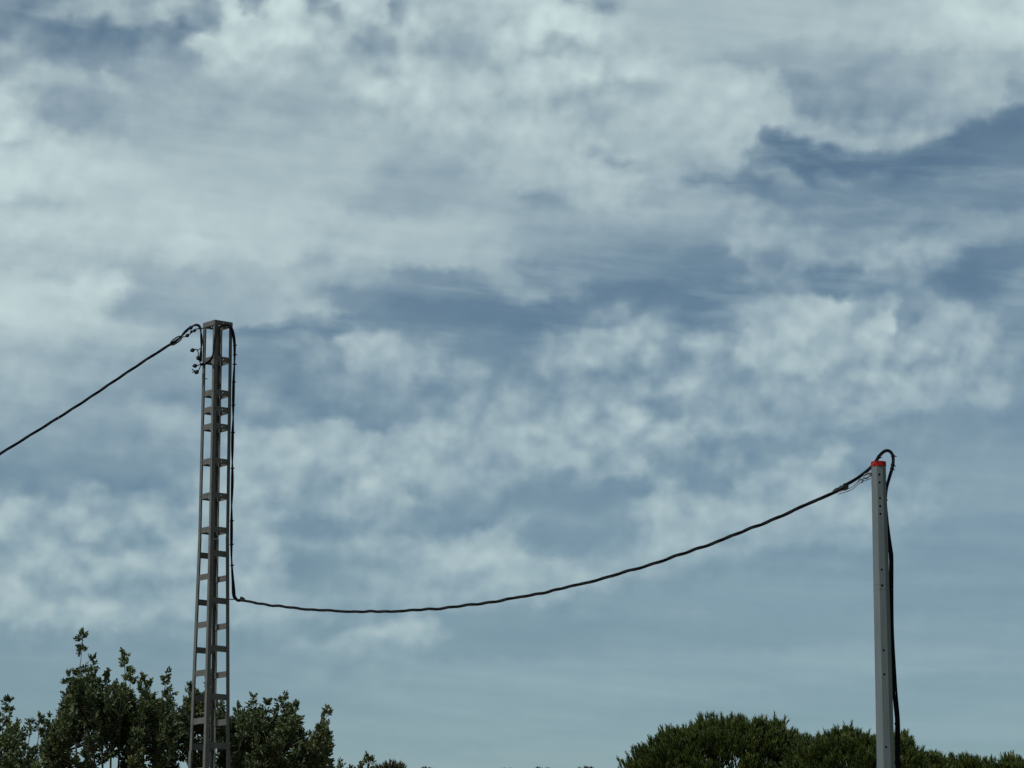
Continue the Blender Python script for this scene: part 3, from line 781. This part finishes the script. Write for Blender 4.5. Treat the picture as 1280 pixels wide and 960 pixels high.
strands(jpath, 2, .0105, .0115, 1.5, 'conductor', M['black'], jm, 1.1)
lo = spline([at(x, y, yr) for (x, y) in ((289.4, 690), (289.6, 705), (290.0, 720), (290.2, 732), (290.4, 741), (291.6, 746.5), (294, 749.5), (298, 750.8))], 6)
MB().tube(lo, .0085, 6).build('conductor', M['black'], jm, True)
for y in (432, 443, 455, 477, 506, 541, 585, 651, 681, 706):
    p = min(jpath[len(jpath) // 4:], key=lambda q: abs(q.z - at(292, y, yr).z))
    mb = MB()
    mb.tube([p - upv * .007, p + upv * .007], .025, 8)
    mb.tube([p, p + Vector((.033, -.005, .006))], .008, 5)
    mb.build('cable_tie', M['black'], jm)
CAPS = [((240.6, 437.8), (245.2, 436.8), (247.6, 440), (248.4, 446)), ((247.8, 447.6), (249, 450), (249.8, 452.5), (250.8, 455)), ((243.6, 457.3), (246.5, 457), (249, 456), (251, 455)), ((245.8, 465.2), (248, 463), (249.8, 459.5), (251, 455.5))]
for k, pts in enumerate(CAPS):
    w3 = spline([at(x, y, yl - .04 - .02 * k) for (x, y) in pts], 6)
    ld = MB().tube(w3, .0075, 6).build('lead', M['black'], jm)
    d = (w3[0] - w3[3]).normalized()
    p = w3[0]
    MB().tube([p - d * .035, p - d * .02, p - d * .002, p + d * .012, p + d * .030, p + d * .036], [.010, .026, .032, .028, .014, .006], 8).build('capped_end', M['rubber'], ld)
w3 = spline([at(245.2, 436.8, yl - .04), at(248, 437.2, yl - .04), at(250.8, 435, yl - .03)], 6)
MB().tube(w3, .006, 6).build('lead', M['black'], jm)
p = at(242.5, 463.5, yl - .1)
for q in (at(240, 461.4, yl - .1), at(240.6, 466, yl - .1)):
    MB().tube([at(245, 465, yl - .1), p.lerp(q, .5), q], .008, 5).build('lead', M['black'], jm)


# ------------------------------------------------------------------ trees
def big_mesh(name, V, F, mat, parent):
    """V (n,3) world, F (m,4) quads"""
    off = Vector((0, 0, 0))
    q = parent
    while q is not None:
        off += q.location
        q = q.parent
    me = bpy.data.meshes.new(name)
    V = (V - np.array(off)).astype(np.float32)
    k = F.shape[1]
    me.vertices.add(len(V))
    me.vertices.foreach_set('co', V.ravel())
    me.loops.add(F.size)
    me.loops.foreach_set('vertex_index', F.ravel().astype(np.int32))
    me.polygons.add(len(F))
    me.polygons.foreach_set('loop_start', np.arange(0, F.size, k, dtype=np.int32))
    me.polygons.foreach_set('loop_total', np.full(len(F), k, dtype=np.int32))
    me.update(calc_edges=True)
    me.validate()
    me.materials.append(mat)
    o = bpy.data.objects.new(name, me)
    C.objects.link(o)
    o.parent = parent
    return o


rng = np.random.default_rng(11)


def unit(a):
    return a / np.maximum(np.linalg.norm(a, axis=-1, keepdims=True), 1e-9)


def leaves(base, d, length, width):
    """six-point folded leaves: base (n,3), direction (n,3)"""
    n = len(base)
    sd_ = unit(np.cross(d, rng.normal(size=(n, 3))))
    nn = np.cross(sd_, d)
    L, Wd = length[:, None], width[:, None]
    droop = -nn * L * .10
    v = np.stack([base, base + d * L * .32 + sd_ * Wd * .5 + nn * Wd * .22, base + d * L * .72 + sd_ * Wd * .42 + nn * Wd * .18 + droop * .5, base + d * L + droop,
                  base + d * L * .72 - sd_ * Wd * .42 + nn * Wd * .18 + droop * .5, base + d * L * .32 - sd_ * Wd * .5 + nn * Wd * .22], 1)
    i = np.arange(n)[:, None] * 6
    f = np.concatenate([i + np.array([[0, 1, 2, 3]]), i + np.array([[0, 3, 4, 5]])], 0)
    return v.reshape(-1, 3), f


def plume(path, length, spread, dens):
    """compound leaves spiralling up the last stretch of a shoot; returns leaflet bases, directions"""
    pts = np.array([tuple(p) for p in path])
    seg = np.linalg.norm(np.diff(pts, axis=0), axis=1)
    cum = np.concatenate([[0], np.cumsum(seg)])
    n = max(5, int(dens * length / .045))
    s_ = cum[-1] - length * rng.random(n) ** 1.0
    s_ = np.clip(s_, 0, cum[-1])
    p = np.stack([np.interp(s_, cum, pts[:, k]) for k in range(3)], 1)
    frac = (cum[-1] - s_) / length                     # 0 at the tip
    a = rng.random(n) * 2 * math.pi
    lift = np.interp(frac, [0, .3, 1], [1.1, .55, .1]) + rng.normal(size=n) * .22
    d = np.stack([np.cos(a) * np.cos(lift), np.sin(a) * np.cos(lift), np.sin(lift)], 1)
    rl = spread * np.interp(frac, [0, .25, .7, 1], [.85, 1.05, .95, .6]) * (.75 + .5 * rng.random(n))
    B_, D_ = [], []
    for j, tt in enumerate((.28, .46, .64, .82, 1.0)):
        for s2 in ((-1, 1) if j < 4 else (0,)):
            sdv = unit(np.cross(d, np.stack([np.sin(a), -np.cos(a), .3 * np.ones(n)], 1) + rng.normal(size=(n, 3)) * .5))
            B_.append(p + d * (rl * tt)[:, None])
            D_.append(unit(d * .75 + sdv * s2 * .85 + rng.normal(size=(n, 3)) * .25 + np.array([0, 0, .12])))
    return np.concatenate(B_), np.concatenate(D_)


def shoot(S, Tt, lean=.5):
    """curved branch from S ending upright at Tt"""
    h = (Tt - S).length
    c1 = S + (Tt - S) * .35 + Vector((0, 0, -.06 * h)) + Vector((random.uniform(-1, 1), random.uniform(-1, 1), 0)) * .05 * h
    c2 = Tt - Vector((random.uniform(-.1, .1), random.uniform(-.1, .1), 1)) * .38 * h
    return [S * (1 - t) ** 3 + c1 * 3 * t * (1 - t) ** 2 + c2 * 3 * t * t * (1 - t) + Tt * t ** 3 for t in [i / 9 for i in range(10)]]


def shrubby_tree(label, bx, Y, tips, env, xr, n_inner, group, y_low=1120, depth=1.5):
    base = at(bx, 960, Y)
    base.z = 0
    t = thing('broadleaf_tree', label, 'tree', base, group)
    tp = [(x, y + .62 * w, w, h, random.uniform(-.5, .5) * depth) for (x, y, w, h) in tips]
    ex, ey = [e[0] for e in env], [e[1] for e in env]
    for _ in range(n_inner):
        x = random.uniform(*xr)
        y = np.interp(x, ex, ey) + 6 + abs(random.gauss(0, 1)) * 16 if random.random() < .27 else np.interp(x, ex, ey) + 14 + (y_low - np.interp(x, ex, ey)) * random.random() ** 1.35
        tp.append((x, float(y), random.uniform(8, 11), random.uniform(20, 42), random.uniform(-1, 1) * depth))
    zmin = min(at(x, y, Y).z for (x, y, *_) in tp)
    fork = Vector((base.x, base.y, max(.9, zmin * .42)))
    tr = MB()
    tr.tube(spline([base + Vector((0, 0, -.15)), base + Vector((.05, .03, fork.z * .5)), fork], 6), [.16 - .04 * i / 12 for i in range(13)], 9)
    limbs = []
    nl = 15
    for k in range(nl):
        x = xr[0] + (xr[1] - xr[0]) * (k + .5) / nl
        e = at(x, float(np.interp(x, ex, ey)) + random.uniform(40, 75), Y + random.uniform(-.7, .7) * depth)
        p = spline([fork, fork.lerp(e, .45) + Vector((0, 0, -.15)), e], 8)
        limbs += p[4:]
        tr.tube(p, [.060 - .046 * i / 16 for i in range(17)], 7)
    tr.build('trunk', M['bark'], t, True)
    tw = MB()
    BB, DD, LL = [], [], []
    for (x, y, w, h, dy) in tp:
        P0 = at(x, y, Y + dy)
        S = min(limbs, key=lambda q: 2.2 * math.hypot(q.x - P0.x, q.y - P0.y) + abs(P0.z - q.z) + (4 if q.z > P0.z - .35 else 0))
        pth = shoot(S, P0)
        tw.tube(pth, [.016 - .0115 * i / 9 for i in range(10)], 5, False)
        m_px = Y / FPX
        b, d = plume(pth, h * m_px, w * m_px * .88, 2.2)
        BB.append(b)
        DD.append(d)
    tw.build('branch', M['twig'], t, True)
    b, d = np.concatenate(BB), np.concatenate(DD)
    n = len(b)
    V, F = leaves(b, d, rng.uniform(.052, .082, n), rng.uniform(.028, .040, n))
    cr = big_mesh('crown', V, F, M['leaf'], t)
    cr['kind'] = 'stuff'
    return t


ENV = [(-60, 900), (0, 893), (20, 905), (40, 935), (60, 908), (80, 886), (86, 856), (105, 838), (125, 852), (140, 853), (162, 850), (172, 888), (180, 858), (195, 868), (207, 868), (215, 876), (223, 905), (232, 864), (245, 866), (262, 856),
       (281, 890), (290, 892), (300, 884), (318, 880), (335, 886), (345, 900), (356, 874), (370, 888), (379, 915), (392, 920), (404, 896), (411, 905), (420, 985)]
GRP = 'leafy trees beside the steel pylon'
shrubby_tree('dark leafy tree with short blunt shoots, farther from the pylon than its taller neighbour', -30, 54,
             [(11, 871, 8, 20), (4, 886, 9, 20), (25, 900, 9, 24), (38.5, 900, 8, 18), (48, 891, 7, 14), (-15, 880, 9, 25)], ENV, (-75, 50), 170, GRP)
shrubby_tree('tallest leafy tree with thin lone shoots standing above its dark crown', 140, 56,
             [(103, 788, 8.5, 30), (117, 817, 7.5, 24), (106, 828, 9, 26), (84, 839, 8, 18), (95, 838, 9, 28), (120, 843, 9, 30), (155.5, 811, 8.5, 30), (136.5, 838, 8, 20), (163, 836, 7, 20), (146, 850, 9, 24), (180, 842, 7.5, 24), (188, 851, 9, 36), (209, 838, 7.5, 15),
              (211, 858, 10, 28), (62, 893, 8, 20), (74, 888, 8, 22), (54, 899, 7, 16), (85, 872, 7, 20), (160, 866, 8, 26), (105, 855, 10, 34)], ENV, (54, 224), 400, GRP)
shrubby_tree('broad leafy tree standing behind the pylon with a slanting outer shoot', 310, 57,
             [(235, 853, 8.5, 36), (244, 862, 8, 24), (263, 838, 7, 40), (276, 878, 8, 26), (297, 878, 8, 14), (317, 868, 9.5, 20), (332, 873, 8, 22), (355, 863, 8, 30), (369, 875, 7.5, 34), (409, 883, 7.5, 26), (404, 900, 7, 24), (398, 918, 8, 24), (387, 915, 8, 18), (305, 888, 9, 24), (345, 892, 9, 26)],
             ENV, (228, 412), 380, GRP)
shrubby_tree('low leafy tree peeping up beyond the broad tree behind the pylon', 438, 61,
             [(423, 950, 8, 16), (409, 953, 8, 12), (460, 942, 9, 20), (449, 951, 7, 14), (436, 958, 8, 14)],
             [(395, 962), (425, 958), (440, 965), (460, 955), (475, 975)], (398, 474), 80, GRP, 1100, .8)


def pine_tree(label, prof, Y, group, tufts=3400, deep=2.0, mat='needle', needle=(.09, .14), nn=22, rc=(.20, .40), sink=.36, name='pine_tree'):
    """prof: outline of the crown as (x, y) from one rim to the other"""
    ex, ey = [p[0] for p in prof], [p[1] for p in prof]
    px = (ex[0] + ex[-1]) / 2
    base = at(px, 960, Y)
    base.z = 0
    t = thing(name, label, 'tree', base, group)
    top_ = at(px, min(ey), Y)
    rx = (ex[-1] - ex[0]) / 2 * Y / FPX
    rz = rx * .8
    c = Vector((top_.x, Y, top_.z - rz))
    tr = MB()
    fork = Vector((base.x, base.y, c.z - rz * .55))
    tr.tube(spline([base + Vector((0, 0, -.15)), base.lerp(fork, .5) + Vector((.08, .05, 0)), fork], 6), [.17 - .05 * i / 12 for i in range(13)], 9)
    nc = max(14, int(tufts / 34))
    cen, rad = [], []
    for k in range(nc):
        x = ex[0] + (ex[-1] - ex[0]) * ((k * .618034) % 1.0)
        s_ = 2 * (x - ex[0]) / (ex[-1] - ex[0]) - 1
        w_ = math.sqrt(max(.05, 1 - s_ * s_ * .8))
        q = random.uniform(-1, .75)
        e = at(x, float(np.interp(x, ex, ey)), Y)
        r_ = random.uniform(*rc)
        cen.append((e.x, Y + q * deep * w_, e.z - r_ * .5 - sink * .5 - deep * .85 * (1 - math.sqrt(1 - .96 * q * q)) - (random.random() ** 2) * .35 + random.uniform(-.05, .07) - (random.uniform(.3, 1.9) * rx / 2 if k % 5 < 2 else 0)))
        rad.append(r_)
    for k in range(0, nc, max(1, nc // 16)):
        e = Vector(cen[k])
        tr.tube(spline([fork, fork.lerp(e, .5) + Vector((0, 0, -.1)), e], 6), [.06 - .045 * i / 12 for i in range(13)], 6)
    tr.build('trunk', M['bark'], t, True)
    cen, rad = np.array(cen), np.array(rad)
    which = rng.integers(0, nc, tufts)
    off = unit(rng.normal(size=(tufts, 3)) + np.array([0, -.15, .45]))
    p = cen[which] + off * (rad[which] * rng.random(tufts) ** .45)[:, None]
    outw = unit(p - np.array([c.x, c.y, c.z - rz * .6]))
    axis = unit(outw * .55 + off * .35 + np.array([0, 0, .85]) + rng.normal(size=(tufts, 3)) * .18)
    p = np.repeat(p, nn, 0)
    ax = np.repeat(axis, nn, 0)
    N = len(p)
    along = rng.random(N)[:, None] * .17
    d = unit(ax + rng.normal(size=(N, 3)) * .24)
    L = rng.uniform(*needle, N)[:, None]
    sd_ = unit(np.cross(d, rng.normal(size=(N, 3)))) * .0095
    b0 = p + ax * along
    V = np.stack([b0 - sd_, b0 + sd_, b0 + d * L + sd_ * .35, b0 + d * L - sd_ * .35], 1).reshape(-1, 3)
    F = np.arange(N * 4).reshape(-1, 4)
    cr = big_mesh('crown', V, F, M[mat], t)
    cr['kind'] = 'stuff'
    return t


PG = 'round pines behind the grey pole'
pine_tree('tall round-topped dark green pine, highest of the pines near the grey pole',
          [(772, 985), (786, 957), (800, 938), (811, 927), (823, 921), (835, 913), (846, 914), (855, 909), (868, 906), (882, 898.6), (900, 899), (916, 894.5), (926, 900), (937, 898.6), (955, 904), (971, 903), (979, 912), (990, 935), (1000, 970)], 75, PG, 8600, 1.9)
pine_tree('round dark green pine standing directly behind the grey pole',
          [(985, 960), (998, 935), (1008, 926), (1018, 922), (1026, 915), (1038, 917), (1053, 909), (1062, 915), (1071, 913), (1084, 920), (1095, 922), (1110, 922), (1128, 921), (1139, 930), (1150, 935), (1166, 945), (1178, 965)], 73, PG, 7400, 1.7)
pine_tree('low pine with a thin open top, squeezed between the two round pines', [(962, 965), (972, 940), (983, 922), (993, 917), (1002, 922), (1012, 935), (1022, 960)], 78, PG, 1300, .8, rc=(.14, .26))
pine_tree('low flat-topped pine beyond the grey pole, away from the taller pines',
          [(1172, 980), (1180, 958), (1187, 951), (1198, 949), (1207, 945), (1214, 950), (1223, 946), (1233, 952), (1244, 951), (1256, 948), (1272, 947), (1288, 950), (1300, 946), (1320, 952), (1340, 975)], 76, PG, 5200, 1.5)
FG = 'small pines on the skyline'
pine_tree('small pine low between the leafy trees and the tall round pine, nearest the leafy trees', [(466, 966), (472, 959), (480, 956), (488, 955), (496, 957), (502, 966)], 95, FG, 900, .5, 'needle_far', rc=(.12, .22), sink=.3)
f0 = pine_tree('tiny far pine top just clearing the skyline, nearest the small pine by the leafy trees', [(522, 966), (527, 960), (534, 958), (540, 961), (545, 967)], 120, FG, 500, .4, 'needle_far', rc=(.10, .2), sink=.4)
FAR = ((633, 961.6, 124, 'tiny far pine top standing alone midway between the two pine groups'), (678, 960.6, 119, 'tiny far pine top, third one out from the tall round pine'),
       (703, 962.3, 128, 'faintest and lowest tiny pine top, between two slightly larger ones'), (730, 960.0, 116, 'tiny far pine top just clearing the skyline, nearest the tall round pine'))
for (x, y, Y, lab) in FAR:
    src = at(533, 960.5, 120)
    q = at(x, y, Y)
    r = f0.copy()
    C.objects.link(r)
    r.location = (q.x, q.y, 0)
    r['label'] = lab
    s_ = q.z / src.z
    k_ = {633: .7, 678: .95, 703: .5, 730: 1.15}[x]
    r.scale = (k_ * s_, k_ * s_, s_)
    r.rotation_euler.z = x
    for ch in f0.children:
        c2 = ch.copy()
        C.objects.link(c2)
        c2.parent = r
